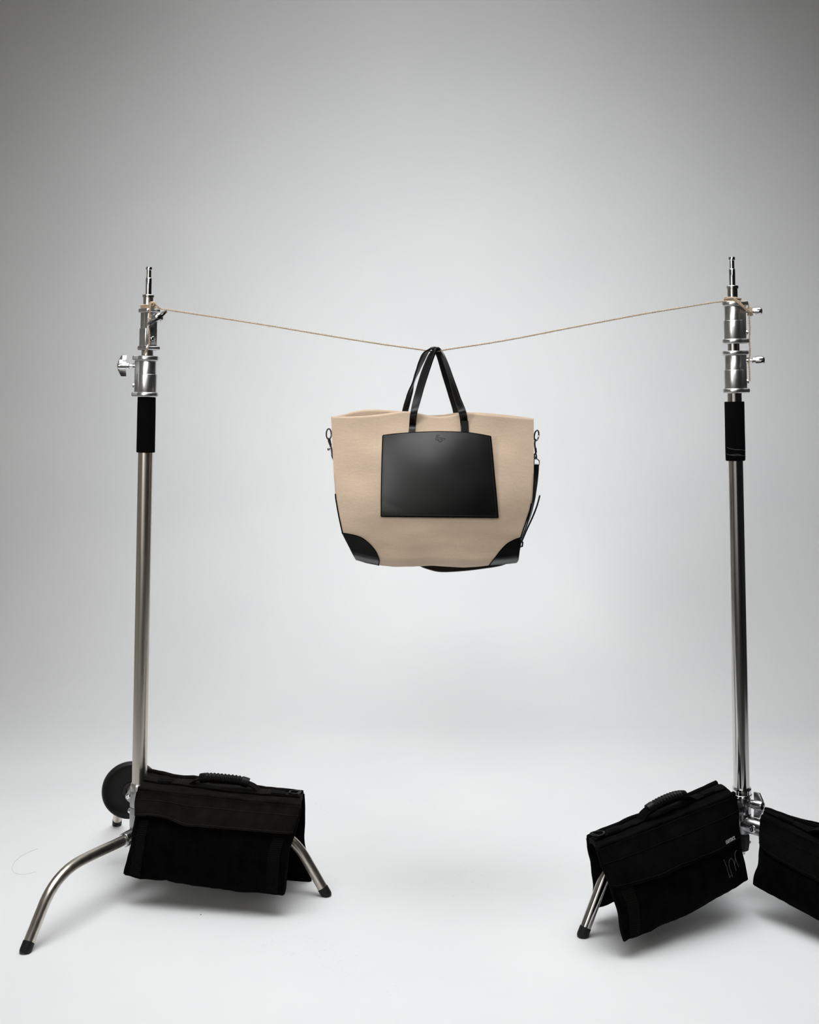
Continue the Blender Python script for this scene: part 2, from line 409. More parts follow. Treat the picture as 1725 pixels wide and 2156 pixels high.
collar(PL, root, (651, 659, 729, 738), 15.6, math.radians(-54), 0.0265, M['cast'], 671, 714, Vector((0.86, 0, 0.5)), 692, 1.1, 0.009)
collar(PL, root, (749.5, 760, 826, 836), 19.6, math.radians(-172), 0.029, M['cast'], 771.5, 812, Vector((0, 0, 1)), 788, 1.0, 0.014)
lathe_part(PL, 'lower_tube', [(1656, 31), (820, 31)], M['tube'], root)
lathe_part(PL, 'foam_grip', [(952.5, 37), (951.5, 38.6), (860, 38.2), (837, 37.6), (836, 36)], M['foam'], root)
lathe_part(PL, 'base_ring', [(1664, 36), (1663, 39), (1656, 37), (1650, 36), (1648, 34)], M['cast'], root)
P0 = PL.at(1760)
socket(PL, root, math.radians(110), 0.2045, 0.062, 0.019, M['cast_matt'], None, 1664, 1697, 0.0215)
socket(PL, root, math.radians(-9.7), 0.165, 0.058, 0.019, M['cast_matt'], math.radians(90), 1698, 1739, 0.0218)
b = MB(); bm_ = frame(W(275, 1673, 2.984), (0, -1, 0), (1, 0, 0)); px_ = 2.984 / F
b.slab([((x - 275) * px_, (1673 - y) * px_) for x, y in ((290, 1657), (276.5, 1656.5), (268, 1668), (264.5, 1674), (264.7, 1680), (268.5, 1685), (275, 1690), (290, 1690))], -0.006, 0.004, bm_, 0.002, 3)
bk = b.build('leg_bracket', M['cast_matt'], root, 50)
bolt(W(270.6, 1677, 2.980), Vector((-0.1, -1, 0)), bk, 0.0052, 0.005)
so, zc = socket(PL, root, math.radians(-112.4), 0.122, 0.060, 0.0165, M['cast_dark'], math.radians(-22), 1740, 1786, 0.0212)
bolt(PL.at(1708, 0.0215, math.radians(170)), PL.dir(math.radians(170)), root, 0.006)
bolt(PL.at(1722, 0.0215, math.radians(-68)), PL.dir(math.radians(-68)), root, 0.006)
leg(root, P0, math.radians(-112.2), 0.414, 0.126, 1.26, M['tube'], z0=0.122)
leg(root, P0, math.radians(-9.7), 0.4695, 0.150, 1.63, M['tube'], z0=0.162)
l3, pts3 = leg(root, P0, math.radians(110), 0.437, 0.160, 1.6, M['tube'], z0=0.2035)

# ---- round plate threaded on the rear leg
best = min(pts3, key=lambda p: abs((p.xy - P0.xy).length - 0.135))
d3 = Vector((math.cos(math.radians(110)), math.sin(math.radians(110)), 0)); d3 = (d3 + Vector((0.12, 0, 0.02))).normalized()
cz = best.copy()
pm = frame(cz, -d3)
b = MB(); n = 64
prof = [(-0.013, 0.0122), (-0.013, 0.066), (-0.011, 0.070), (-0.005, 0.0718), (0.005, 0.0718), (0.010, 0.0705), (0.0125, 0.0675), (0.0120, 0.0645), (0.0075, 0.0600), (0.0045, 0.0520), (0.0040, 0.0400), (0.0040, 0.0230), (0.0040, 0.0122)]
rings = [[pm @ Vector((r * math.cos(2 * PI * j / n), r * math.sin(2 * PI * j / n), z)) for j in range(n)] for z, r in prof]
rings.append(rings[0])
b.loops(rings, False, False)
wp = tag(b.build('weight_plate', M['plate']), 'round black plate with a raised rim behind the pole of the light stand', 'weight plate')
b = MB()
b.loops([[pm @ Vector((r * math.cos(2 * PI * j / n), r * math.sin(2 * PI * j / n), z)) for j in range(n)] for z, r in [(0.0035, 0.0123), (0.0035, 0.0215), (0.0085, 0.0210), (0.0100, 0.0190), (0.0105, 0.0123), (0.0035, 0.0123)]], False, False)
b.build('hub', M['plate'], wp)

# ---- right stand
PR = Pole((1541.0, 541), (1562.0, 1660), 2.95)
root = empty('light_stand', (PR.at(1790).x, 2.95, 0), 'steel light stand whose base carries two black sandbags and a winged clamp handle', 'light stand', 'light stands holding the twine')
RS = root
stand_top(PR, root, dict(top=541, cap=548.5, neck=567, disc=602, disc_b=608.5, t2=690, t3=790), M['tube_dark'])
collar(PR, root, (635.5, 645, 714, 724), 18.4, math.radians(-12), 0.0300, M['cast'], 657, 700, Vector((0.1, 1, 0.12)), 675, 0.95, 0.012)
collar(PR, root, (739, 748, 818, 828), 19.2, math.radians(-12), 0.0295, M['cast'], 760, 803, Vector((0.1, 1, 0.18)), 779, 1.0, 0.014)
lathe_part(PR, 'lower_tube', [(1664, 33.2), (810, 30.5)], M['tube_dark'], root)
gp = lathe_part(PR, 'foam_grip', [(970, 38), (968, 40.6), (940, 41.2), (900, 40.8), (847, 41), (845.5, 39.6)], M['foam'], root)
for ya, yb, a0, a1 in ((941, 951, 200, 345), (955, 957.5, 200, 290), (955, 962, 198, 350)):
    b = MB(); b.tube([PR.at(lerp(ya, yb, k / 14) + 1.2 * math.sin(k * 0.45), 20.6 / PR.s, math.radians(lerp(a0, a1, k / 14))) for k in range(15)], 0.0005, 6)
    b.build('scratch', M['chalk'], gp)
lathe_part(PR, 'base_ring', [(1676, 41), (1675, 42.5), (1671, 42.5), (1670, 39.5), (1664, 38.5), (1663, 40.5), (1659, 40.5), (1657, 38.5)], M['chrome'], root)
P0r = PR.at(1760)
socket(PR, root, math.radians(-147.9), 0.198, 0.066, 0.020, M['cast_dark'], math.radians(-60), 1677, 1711, 0.0212)
socket(PR, root, math.radians(-52), 0.160, 0.066, 0.0195, M['cast_dark'], math.radians(-135), 1712, 1751, 0.0214)
b = MB(); zc = PR.at(1690); b.tube([zc, zc + Vector((0.26, 0.96, 0)) * 0.06], 0.0185, 24); b.build('leg_socket', M['cast_dark'], root)
# black faceted cap and screw under the hub
b = MB(); b.lathe(PR.prof([(1791, 17), (1788, 25), (1772, 30), (1758, 30.5), (1752, 27), (1750, 27)]), PR.mx @ Matrix.Rotation(0.3, 4, 'Z'), 7)
cap = b.build('end_cap', M['rubber'], root, 15)
b = MB(); b.lathe(PR.prof([(1798.5, 7), (1796.5, 11.5), (1792, 12.5), (1790, 11)]), PR.mx, 20); b.build('screw', M['chrome'], cap)
bolt(PR.at(1773, 0.0150, math.radians(-170)), PR.dir(math.radians(-170)), cap, 0.004, 0.004); bolt(PR.at(1773, 0.0150, math.radians(-10)), PR.dir(math.radians(-10)), cap, 0.004, 0.004)
knob('clamp_knob', PR.at(1688, 0.014, math.radians(-42)), PR.dir(math.radians(-42)), Vector((0.05, 0, 1)), root, M['cast_dark'], 1.15, 0.009)
leg(root, P0r, math.radians(-147.9), 0.4965, 0.180, 1.85, M['tube_dark'], z0=0.198)
leg(root, P0r, math.radians(-52), 0.48, 0.150, 1.7, M['tube_dark'], z0=0.158)
leg(root, P0r, math.radians(75), 0.45, 0.180, 1.7, M['tube_dark'], z0=0.195)

# ------------------------------------------------------------------ sandbags
def crumple(p, amp, sc=14.0):
    return noise.noise(p * sc) * amp + noise.noise(p * sc * 2.7 + Vector((3, 1, 7))) * amp * 0.45

def sandbag(label, top, bottom, fl_front, sag=(0.012, 0.010), bulge=0.028, seed=0.0, brown=False, writing=False, handle=(0.30, 0.72), flare=0.02, webs=(0, 1), rings=(0, 1)):
    """top: FL, FR, BL, BR corners of the saddle; bottom: front left/right, back left/right ends of the two pouches."""
    FL, FR, BL, BR = [Vector(p) for p in top]; GL, GR, HL, HR = [Vector(p) for p in bottom]
    U = (FR - FL).normalized(); N = ((FL + FR) - (BL + BR)).normalized(); N = (N - U * N.dot(U)).normalized()
    Up = N.cross(U) * -1
    if Up.z < 0: Up = -Up
    c = (FL + FR + BL + BR) / 4
    root = empty('sandbag', (c.x, c.y, 0), label, 'sandbag', 'saddle sandbags over the stand legs')
    sv = Vector((seed, seed * 1.7, seed * 0.6))
    fm = M['suede_brown'] if brown else M['suede_flap']
    # saddle (the top panel)
    def S(u, v):
        p = lerp(lerp(BL, BR, u), lerp(FL, FR, u), v)
        dz = -sag[0] * math.sin(PI * u) * 0.6 + 0.010 * math.sin(PI * v) ** 0.6
        return p + Vector((0, 0, dz + crumple(p + sv, 0.0035, 18)))
    b = MB(); b.sheet(S, 40, 14, -Up * 0.012); b.build('saddle', fm, root, 60)
    # rolled edges
    b = MB()
    for v in (0.03, 0.97):
        b.tube([S(k / 30, v) + Up * 0.003 for k in range(31)], 0.006, 10)
    b.build('edge_piping', fm, root)
    for (TL, TR, QL, QR, nrm, fn) in ((FL, FR, GL, GR, N, 'front'), (BL, BR, HL, HR, -N, 'rear')):
        def base(u, w, TL=TL, TR=TR, QL=QL, QR=QR):
            wob = 0.007 * noise.noise(Vector((u * 5 + seed, w * 2, 3))) + 0.003 * noise.noise(Vector((u * 17 + seed, w * 3, 8)))
            s = 1 + 0.05 * sstep(0.55, 1.0, w) - 0.022 * sstep(0.12, 0.45, w)   # drawn in under the flap, the lower corners stick out
            uu = 0.5 + (u - 0.5) * s + 0.010 * noise.noise(Vector((seed + round(u) * 7, w * 5, 1.0))) * abs(2 * u - 1) ** 3
            p = lerp(lerp(TL, TR, uu), lerp(QL, QR, uu), w)
            return p + Vector((0, 0, -sag[1] * math.sin(PI * u) * w * 0.6 + wob * w))
        def thick(u, w):
            e = (1 - abs(2 * u - 1) ** 5) ** 0.6 if abs(2 * u - 1) < 1 else 0
            return bulge * e * (math.sin(PI * clamp(w) ** 1.25) ** 0.75 if 0 < w < 1 else 0)
        def front(u, w, nrm=nrm):
            p = base(u, w); return p + nrm * (thick(u, w) + 0.003 + crumple(p + sv, 0.0042)) 
        def back(u, w, nrm=nrm):
            p = base(u, w); return p - nrm * (thick(u, w) * 0.55 + 0.003)
        b = MB(); nu, nv = 44, 30
        for fnc in (front, back): b.grid(fnc, nu, nv)
        n = nu + 1; o2 = n * (nv + 1)
        ring = [i for i in range(n)] + [j * n + nu for j in range(1, nv + 1)] + [nv * n + i for i in reversed(range(nu))] + [j * n for j in reversed(range(1, nv))]
        for k in range(len(ring)):
            a, c2 = ring[k], ring[(k + 1) % len(ring)]; b.f.append((a, c2, c2 + o2, a + o2))
        pouch = b.build('pouch', M['suede'], root, 60)
        # piped seam down both ends and along the bottom
        b = MB()
        for u0 in (0.0, 1.0): b.tube([base(u0, k / 24) + nrm * 0.002 for k in range(25)], 0.0035, 8)
        b.tube([base(k / 30, 1.0) for k in range(31)], 0.0035, 8)
        b.build('seam', M['suede_flap'], pouch)
        # ribbed webbing at both ends
        for wi, (ua, ub) in enumerate(((0.035, 0.105), (0.895, 0.965))):
            if wi not in webs: continue
            b = MB(); b.sheet(lambda u, v: front(lerp(ua, ub, u), lerp(0.30, 0.985, v)) + nrm * 0.0022, 6, 40, -nrm * 0.0018)
            b.build('webbing', M['webbing'], pouch, 60)
        # flap that covers the upper third
        fb = fl_front
        def flap(u, w):
            ww = lerp(-0.02, table(fb, u), w)
            p = front(u, clamp(ww)) + nrm * (0.004 + flare * 0.35 * w * w)
            if ww < 0: p += Vector((0, 0, 0.004))
            return p
        b = MB(); b.sheet(flap, 44, 12, -nrm * 0.003); fo = b.build('flap', fm, root, 60)
        b = MB(); b.tube([flap(k / 40, 0.93) + nrm * 0.0006 for k in range(41)], 0.0008, 5)
        b.tube([flap(k / 40, 0.34) + nrm * 0.0006 for k in range(41)], 0.0007, 5)
        b.build('stitching', M['stitch'] if brown else M['suede_brown'], fo)
        if fn == 'front':
            if writing:
                cu = bpy.data.curves.new('lettering', 'FONT'); cu.body = 'LIGHTSACK'; cu.size = 0.0105; cu.extrude = 0.0002; cu.align_x = 'CENTER'; cu.align_y = 'CENTER'; cu.space_character = 1.0
                to = bpy.data.objects.new('lettering', cu); C.objects.link(to)
                dg = bpy.context.evaluated_depsgraph_get(); me = bpy.data.meshes.new_from_object(to.evaluated_get(dg))
                bpy.data.objects.remove(to)
                p = flap(0.862, 0.87); x = (flap(0.92, 0.87) - flap(0.80, 0.87)).normalized(); dn = (flap(0.862, 0.77) - flap(0.862, 0.97)).normalized()
                z = x.cross(dn).normalized(); 
                if z.dot(nrm) < 0: z = -z
                mxx = frame(p + z * 0.0022, z, x) @ Matrix.Diagonal((0.62, 1, 1, 1))
                L = MB(); L.add([mxx @ v.co for v in me.vertices], [tuple(q.vertices) for q in me.polygons])
                lt = L.build('lettering', M['printed'], fo); lt['label'] = 'white lettering'
                # hand-drawn marks in the lower corner
                def mk(u, w): return front(u, w) + nrm * 0.001
                strokes = [[(0.872, 0.555), (0.882, 0.63), (0.893, 0.72), (0.902, 0.795), (0.905, 0.815), (0.918, 0.795)],
                           [(0.930, 0.830), (0.917, 0.74), (0.908, 0.66), (0.914, 0.605), (0.930, 0.590), (0.946, 0.635), (0.956, 0.71), (0.960, 0.775)],
                           [(0.953, 0.70), (0.962, 0.645), (0.966, 0.575), (0.974, 0.55), (0.986, 0.545)], [(0.966, 0.62), (0.976, 0.69), (0.988, 0.755)]]
                L = MB()
                for st in strokes:
                    q = spline([Vector((a, c3, 0)) for a, c3 in st], 5); L.tube([mk(0.785 + (k.x - 0.872) * 1.12, k.y) for k in q], 0.0006, 5)
                L.build('hand_drawn_mark', M['chalk'], pouch)
    # webbing straps over the saddle with sewn patches
    b = MB(); b.sheet(lambda u, v: S(lerp(0.01, 0.99, u), lerp(0.34, 0.66, v)) + Up * 0.0045, 40, 4, -Up * 0.003)
    ws = b.build('top_strap', M['suede_brown'] if brown else M['suede_flap'], root, 60)
    for ua, ub in ((0.10, 0.19), (0.81, 0.90)):
        b = MB(); b.sheet(lambda u, v: S(lerp(ua, ub, u), lerp(0.36, 0.64, v)) + Up * 0.0065, 6, 4, -Up * 0.003); b.build('sewn_patch', M['webbing'], ws, 60)
    for ux in (handle[0] - 0.07, handle[0] - 0.055, handle[1] + 0.055, handle[1] + 0.07):
        b = MB(); b.tube([S(ux, lerp(0.36, 0.64, k / 6)) + Up * 0.0050 for k in range(7)], 0.0007, 5); b.build('stitching', M['stitch'] if brown else M['suede_brown'], ws)
    # carry handle with a ribbed grip
    h0, h1 = handle
    hp = spline([S(h0, 0.5) + Up * 0.003, S(lerp(h0, h1, 0.10), 0.54) + Up * 0.017, S(lerp(h0, h1, 0.28), 0.58) + Up * 0.027, S(lerp(h0, h1, 0.5), 0.60) + Up * 0.030,
                 S(lerp(h0, h1, 0.72), 0.58) + Up * 0.027, S(lerp(h0, h1, 0.90), 0.54) + Up * 0.017, S(h1, 0.5) + Up * 0.003], 8)
    side = N
    b = MB()
    b.sheet(lambda u, v: hp[round(u * (len(hp) - 1))] + side * lerp(-0.014, 0.014, v), len(hp) - 1, 2, -Up * 0.004)
    ho = b.build('handle', M['suede_brown'] if brown else M['suede_flap'], root, 60)
    i0, i1 = int(len(hp) * 0.24), int(len(hp) * 0.76); gpts = hp[i0:i1 + 1]; fine = []
    for a, c2 in zip(gpts, gpts[1:]):
        for k in range(8): fine.append(lerp(a, c2, k / 8))
    L = len(fine)
    rr = [0.0095 + (0.0022 * (0.5 + 0.5 * math.cos(2 * PI * 10 * clamp((k / L - 0.15) / 0.7))) if 0.15 < k / L < 0.85 else 0.0022) for k in range(L)]
    b = MB(); b.tube([p - Up * 0.001 for p in fine], rr, 16); b.build('grip', M['grip'], ho, 60)
    # D rings at both ends
    for ri, (ux, sg) in enumerate(((0.03, -1), (0.97, 1))):
        if ri not in rings: continue
        cc = S(ux, 0.5) + Up * 0.008
        pts = [cc + N * 0.015 * math.cos(a) + U * sg * -0.018 * math.sin(a) for a in [PI * k / 14 for k in range(15)]]
        pts += [cc - N * 0.015 + U * sg * 0.004, cc + N * 0.015 + U * sg * 0.004, pts[0]]
        b = MB(); b.tube(pts, 0.0026, 8); b.build('d_ring', M['grip'], root)
    return root

# bag on the left stand
sandbag('faded black sandbag with a ribbed carry grip hanging beside the black plate and pole',
        (W(291, 1667, 2.905), W(633, 1701, 2.835), W(312, 1629, 3.05), W(638, 1672, 2.985)),
        (W(268, 1840, 2.865), W(592, 1882, 2.795), W(300, 1800, 3.09), W(648, 1862, 3.00)),
        [(0, 0.270), (0.12, 0.235), (0.22, 0.24), (0.28, 0.265), (0.34, 0.295), (0.45, 0.285), (0.7, 0.275), (1, 0.285)], seed=1.0, brown=True, rings=(1,), handle=(0.30, 0.74), sag=(0.004, 0.006))
# bags on the right stand
sandbag('black sandbag with small white lettering and grey pen marks on its front pouch',
        (W(1258, 1793, 2.612), W(1548, 1678, 2.811), W(1239, 1766, 2.70), W(1508, 1653, 2.905)),
        (W(1318, 1978, 2.585), W(1568, 1853, 2.80), W(1256, 1912, 2.76), W(1500, 1780, 2.96)),
        [(0, 0.42), (0.5, 0.44), (1, 0.46)], seed=5.0, writing=True, flare=0.002, webs=(0,), rings=(0,), handle=(0.34, 0.74), sag=(0.002, 0.014))
cd = Vector((math.cos(math.radians(-52)), math.sin(math.radians(-52)), 0)); cp = Vector((-math.sin(math.radians(-52)), math.cos(math.radians(-52)), 0)) * -1
c0 = Vector((P0r.x, P0r.y, 0))
def CB(u, v, z): return c0 + cd * u + cp * v + Vector((0, 0, z))
sandbag('black sandbag lying over the leg nearest the frame edge, its far end cut off',
        (W(1605, 1724, 2.83), CB(0.50, 0.065, 0.165), W(1612, 1709, 2.91), W(1985, 1806, 2.62)),
        (CB(0.113, 0.098, 0.068), CB(0.51, 0.110, 0.028), CB(0.12, -0.11, 0.08), CB(0.50, -0.12, 0.05)),
        [(0, 0.36), (0.5, 0.40), (1, 0.42)], seed=9.0, flare=0.004, webs=(1,), rings=(1,), sag=(0.02, 0.008))

# ------------------------------------------------------------------ tote bag
Y0 = 2.97
XL = [(860, 696.5), (877, 697), (900, 698.5), (950, 700.5), (1000, 703), (1050, 707), (1085, 713), (1122, 721), (1152, 735), (1168, 743), (1178, 749), (1200, 752)]
XR = [(860, 1124), (881, 1124), (950, 1124.5), (1000, 1124), (1050, 1121.5), (1075, 1116), (1105, 1106), (1132, 1097), (1150, 1096), (1180, 1092), (1186, 1088), (1200, 1085)]
TOPF = [(697, 877), (740, 877), (775, 875), (810, 871), (850, 865.5), (868, 867), (885, 871), (905, 875.5), (925, 877), (945, 876), (965, 871), (985, 868), (1020, 871), (1060, 875), (1124, 881)]
TOPB = [(697, 878), (722, 873), (745, 866), (770, 862), (800, 862.5), (840, 865.5), (870, 870), (900, 875), (930, 874), (960, 869.5), (985, 868), (1030, 870), (1090, 876), (1124, 881)]
BOT = [(748, 1179), (770, 1185), (797, 1190), (830, 1193.5), (870, 1193), (910, 1191), (940, 1193), (975, 1195), (1005, 1193.5), (1035, 1190), (1060, 1188), (1089, 1185)]
def smooth_tab(t, x, w=7): return (table(t, x - w) + 2 * table(t, x) + table(t, x + w)) / 4
def tote_depth(px, py, back=False):
    l, r = table(XL, py), table(XR, py); un = clamp((px - (l + r) / 2) / ((r - l) / 2), -1, 1); vn = clamp((py - 870) / 322)
    te = lerp(0.010, 0.055, sstep(0.0, 0.8, vn))
    bg = lerp(0.016, 0.040, math.sin(PI * clamp(vn * 0.9 + 0.05)))
    d = te + bg * (1 - abs(un) ** 2.4)
    bt = table(BOT, px)
    d -= 0.030 * sstep(0.0, 1.0, (py - (bt - 16)) / 18) ** 1.5
    q = Vector((px * 0.010, py * 0.012, 9.0 if back else 2.0))
    d += 0.0055 * noise.noise(q) * (1 - abs(un) ** 6) + 0.0024 * noise.noise(Vector((px * 0.016, py * 0.045, 4.0))) * sstep(0.5, 0.9, vn)
    # the hem waves in and out between the handles
    d += 0.012 * math.sin((px - 700) / 430 * PI * 3.1) * (1 - sstep(0, 0.22, vn)) * (1 - abs(un) ** 4) * (0.7 if not back else -0.3)
    return d
def tote(px, py, off=0.0, back=False):
    d = tote_depth(px, py, back) + off
    return W(px, py, Y0 - d if not back else Y0 + d) if not back else W(px, py, Y0 - 0.02) + Vector((0, 0.02 + d, 0))
root = empty('tote_bag', (0.05, Y0, 0.0), 'beige canvas tote bag with a black leather pocket hanging from the twine by its handles', 'bag')
root.location = W(910, 1195, Y0)
TB = root
def tote_pt(u, v, back):
    top, = (TOPB if back else TOPF),
    px = lerp(697, 1124, u); 
    for _ in range(4):
        b_ = table(BOT, px); t_ = smooth_tab(top, px); py = lerp(t_, b_, v); px = lerp(table(XL, py), table(XR, py), u)
    return tote(px, py, 0, back)
nu, nv = 90, 64
b = MB(); rings = []
for j in range(nv + 1):
    v = j / nv
    ring = [tote_pt(i / nu, v, False) for i in range(nu + 1)] + [tote_pt(1 - i / nu, v, True) for i in range(nu + 1)]
    rings.append(ring)
b.loops(rings, False, False)
n = len(rings[0]); o = nv * n
for i in range(nu): b.f.append((o + i, o + i + 1, o + n - 2 - i, o + n - 1 - i))
body = b.build('canvas_body', M['canvas'], root, 70)
sm = body.modifiers.new('cloth thickness', 'SOLIDIFY'); sm.thickness = 0.0022; sm.offset = -1
# hem fold at the mouth
# pocket
PT = [(806.5, 917), (830, 914), (870, 911), (905, 909.5), (927, 909), (955, 909.5), (985, 911), (1010, 914.5), (1033.5, 919)]
PLx = [(917, 806.5), (960, 805), (1000, 804), (1050, 803.2), (1087, 803)]
PRx = [(919, 1033.5), (960, 1037.5), (1000, 1041), (1040, 1045), (1089, 1049)]
def pocket(u, v, off=0.004):
    px = lerp(806, 1041, u)
    for _ in range(4):
        t_ = table(PT, lerp(806.5, 1033.5, u)); py = lerp(t_, lerp(1087, 1089.5, u), v); px = lerp(table(PLx, py), table(PRx, py), u)
    p = tote(px, py, 0)
    # the leather is stiffer than the canvas: flatter, and bellied
    pl = W(px, py, Y0 - 0.083 - 0.018 * math.sin(PI * u) * (0.4 + 0.6 * math.sin(PI * v * 0.8)))
    yy = min(p.y - 0.003, lerp(p.y, pl.y, 0.55)); e = 1 - (1 - sstep(0, 0.04, u)) * 0 
    return W(px, py, yy - off)
b = MB(); b.sheet(pocket, 60, 48, Vector((0, 0.0030, 0))); pk = b.build('pocket', M['leather'], root, 60)
pk['label'] = 'black leather pocket'
def stitches(fn, n, dash=0.55):
    m_ = MB()
    for k in range(n):
        a, c_ = fn(k / n), fn((k + dash) / n); m_.tube([a, c_], 0.0005, 5)
    return m_
off = 0.0046
st = stitches(lambda t: pocket(0.013, t, off), 60); st.build('stitching', M['thread'], pk)
st = stitches(lambda t: pocket(0.987, t, off), 60); st.build('stitching', M['thread'], pk)
st = stitches(lambda t: pocket(lerp(0.013, 0.987, t), 0.982, off), 80); st.build('stitching', M['thread'], pk)
b = MB()
for e0 in ([(0.0, k / 24) for k in range(25)] + [(k / 24, 1.0) for k in range(25)] + [(1.0, 1 - k / 24) for k in range(25)],):
    b.tube([pocket(u_, v_, 0.0030) for u_, v_ in e0], 0.0016, 8)
b.tube([pocket(k / 24, 0.0, 0.0025) for k in range(25)], 0.0016, 8)
b.build('edge_binding', M['suede_flap'], pk)
# pressed emblem: an inked line script
def pk_px(px, py):
    u = (px - table(PLx, py)) / (table(PRx, py) - table(PLx, py)); v = (py - table(PT, px)) / (1088 - table(PT, px)); return pocket(u, v, 0.0042)
strokes = [[(925.8, 918.4), (924.4, 916.2), (921.2, 915.9), (919.2, 919), (918.0, 924.5), (918.6, 927.2), (920.4, 926.2)],
           [(921.0, 919.8), (922.8, 918.6), (921.4, 920.4)],
           [(920.2, 923.4), (922.4, 922.0), (925.6, 921.6), (931, 922.6), (937.6, 923.2), (937.0, 925.2), (933.8, 925.6)],
           [(920.6, 926.0), (923.2, 925.0), (922.0, 928.0), (925.2, 926.4)], [(926.4, 924.6), (928.4, 925.2), (930.4, 924.4), (931.2, 927.0), (933.0, 926.4)]]
b = MB()
for s_ in strokes:
    q = spline([Vector((a, c_, 0)) for a, c_ in s_], 5); b.tube([pk_px(k.x, k.y) for k in q], 0.00052, 6)
b.tube([pk_px(924.4, 930.0), pk_px(931.4, 929.8)], 0.0009, 6)
em = b.build('pressed_emblem', M['rubber'], pk)
# leather corners (front and back), side trims
def corner(arc, edge, name, back=False):
    A = spline([Vector((x, y, 0)) for x, y in arc], 8); nA = len(A)
    dist = [0]
    Ed = [Vector((x, y, 0)) for x, y in edge]
    for a, c_ in zip(Ed, Ed[1:]): dist.append(dist[-1] + (c_ - a).length)
    def at_edge(t):
        s_ = t * dist[-1]
        for k in range(len(Ed) - 1):
            if s_ <= dist[k + 1] + 1e-9: return lerp(Ed[k], Ed[k + 1], (s_ - dist[k]) / (dist[k + 1] - dist[k]))
        return Ed[-1]
    def P(u, v):
        q = lerp(A[min(nA - 1, round(u * (nA - 1)))], at_edge(u), v)
        return tote(q.x, q.y, 0.0036 if not back else 0.003, back)
    b = MB(); b.sheet(P, nA - 1, 14, Vector((0, 0.0032 if not back else -0.0032, 0))); o = b.build(name, M['leather'], root, 40)
    b = MB(); b.tube([P(k / 40, 0.0) for k in range(41)], 0.0011, 6); b.build('edge_binding', M['suede_flap'], o)
    return o
for bk in (False, True):
    corner([(719.5, 1122), (745, 1126.5), (763, 1133), (779, 1146), (790, 1159), (796, 1171), (798.5, 1181), (797, 1190.8)],
           [(719.5, 1122), (735, 1152), (743, 1168), (749, 1178.5), (770, 1185.5), (797, 1190.8)], 'corner_patch', bk)
    corner([(1097.5, 1131.5), (1083, 1136.5), (1068, 1145), (1055, 1158), (1042, 1175), (1030, 1191)],
           [(1097.5, 1131.5), (1096, 1150), (1092.5, 1179), (1088.5, 1185.5), (1060, 1188.5), (1030, 1191)], 'corner_patch', bk)
for tabx, ya, yb, sg in ((XL, 1040, 1124, -1), (XR, 1060, 1134, 1)):
    def side(u, v):
        py = lerp(ya, yb, v); px = table(tabx, py); d = tote_depth(px, py)
        p = W(px, py, Y0 - d); return p + Vector((sg * 0.0013, lerp(-0.002, 2 * d, u), 0))
    b = MB(); b.sheet(side, 8, 20, Vector((-sg * 0.003, 0, 0))); b.build('side_trim', M['suede_flap'], root, 60)

# handles
def ribbon(name, pts, widths, wdirs, th, m, parent, n=7, stitched=True):
    """A strap: centre line, width and width direction at each point."""
    P = spline(pts, n); N_ = len(P); K = len(pts) - 1
    def wv(i):
        t = i / (N_ - 1) * K; k = min(K - 1, int(t)); f = t - k; f = f * f * (3 - 2 * f)
        d = lerp(Vector(wdirs[k]).normalized(), Vector(wdirs[k + 1]).normalized(), f).normalized()
        return d * lerp(widths[k], widths[k + 1], f)
    def nr(i):
        tg = (P[min(i + 1, N_ - 1)] - P[max(i - 1, 0)]).normalized(); q = tg.cross(wv(i)).normalized(); return q
    b = MB(); cols = 4
    b.sheet(lambda u, v: P[round(v * (N_ - 1))] + wv(round(v * (N_ - 1))) * (u - 0.5) + nr(round(v * (N_ - 1))) * th * 0.5, cols, N_ - 1,
            lambda u, v: -nr(round(v * (N_ - 1))) * th)
    o = b.build(name, m, parent, 50)
    if stitched:
        s_ = MB()
        for e in (-0.40, 0.40):
            for i in range(0, N_ - 1):
                for h in (0.0, 0.5):
                    a = lerp(P[i], P[i + 1], h) + lerp(wv(i), wv(i + 1), h) * e; c_ = lerp(P[i], P[i + 1], h + 0.32) + wv(i) * e
                    for sg in (1, -1):
                        s_.tube([a + nr(i) * sg * th * 0.55, c_ + nr(i) * sg * th * 0.55], 0.00045, 4)
        s_.build('stitching', M['thread'], o)
    return o
k_ = 1 / 876.0
yf = lambda px, py: tote(px, py).y - 0.0035
# front handle: from the left anchor over the twine to the right anchor
FH = [W(867, 918, yf(867, 914)), W(869, 893, yf(869, 893)), W(872, 868, 2.905), W(882, 828, 2.925), W(895, 785, 2.94), (W(908, 750, 2.952)), W(917, 735, 2.964), W(924, 736, 2.976),
      W(934, 752, 2.962), W(948, 790, 2.945), W(962, 835, 2.925), W(974, 868, 2.905), W(977.5, 890, yf(977, 890)), W(979, 918, yf(979, 914))]
FW = [14 * k_, 14 * k_, 15 * k_, 18 * k_, 20 * k_, 21 * k_, 21 * k_, 21 * k_, 20 * k_, 19 * k_, 18 * k_, 16 * k_, 16 * k_, 16.5 * k_]
FD = [(1, 0, -0.02), (1, 0, -0.05), (0.97, -0.1, 0.14), (0.90, -0.35, 0.25), (0.86, -0.40, 0.28), (0.7, -0.6, 0.3), (0.35, -0.9, 0.1), (0.3, -0.95, 0), (0.28, -0.95, 0.05), (0.35, -0.9, 0.1), (0.62, -0.75, 0.15), (0.95, -0.25, 0.1), (1, 0, -0.03), (1, 0, -0.03)]
ribbon('handle', FH, FW, FD, 0.0036, M['strap_leather'], root)
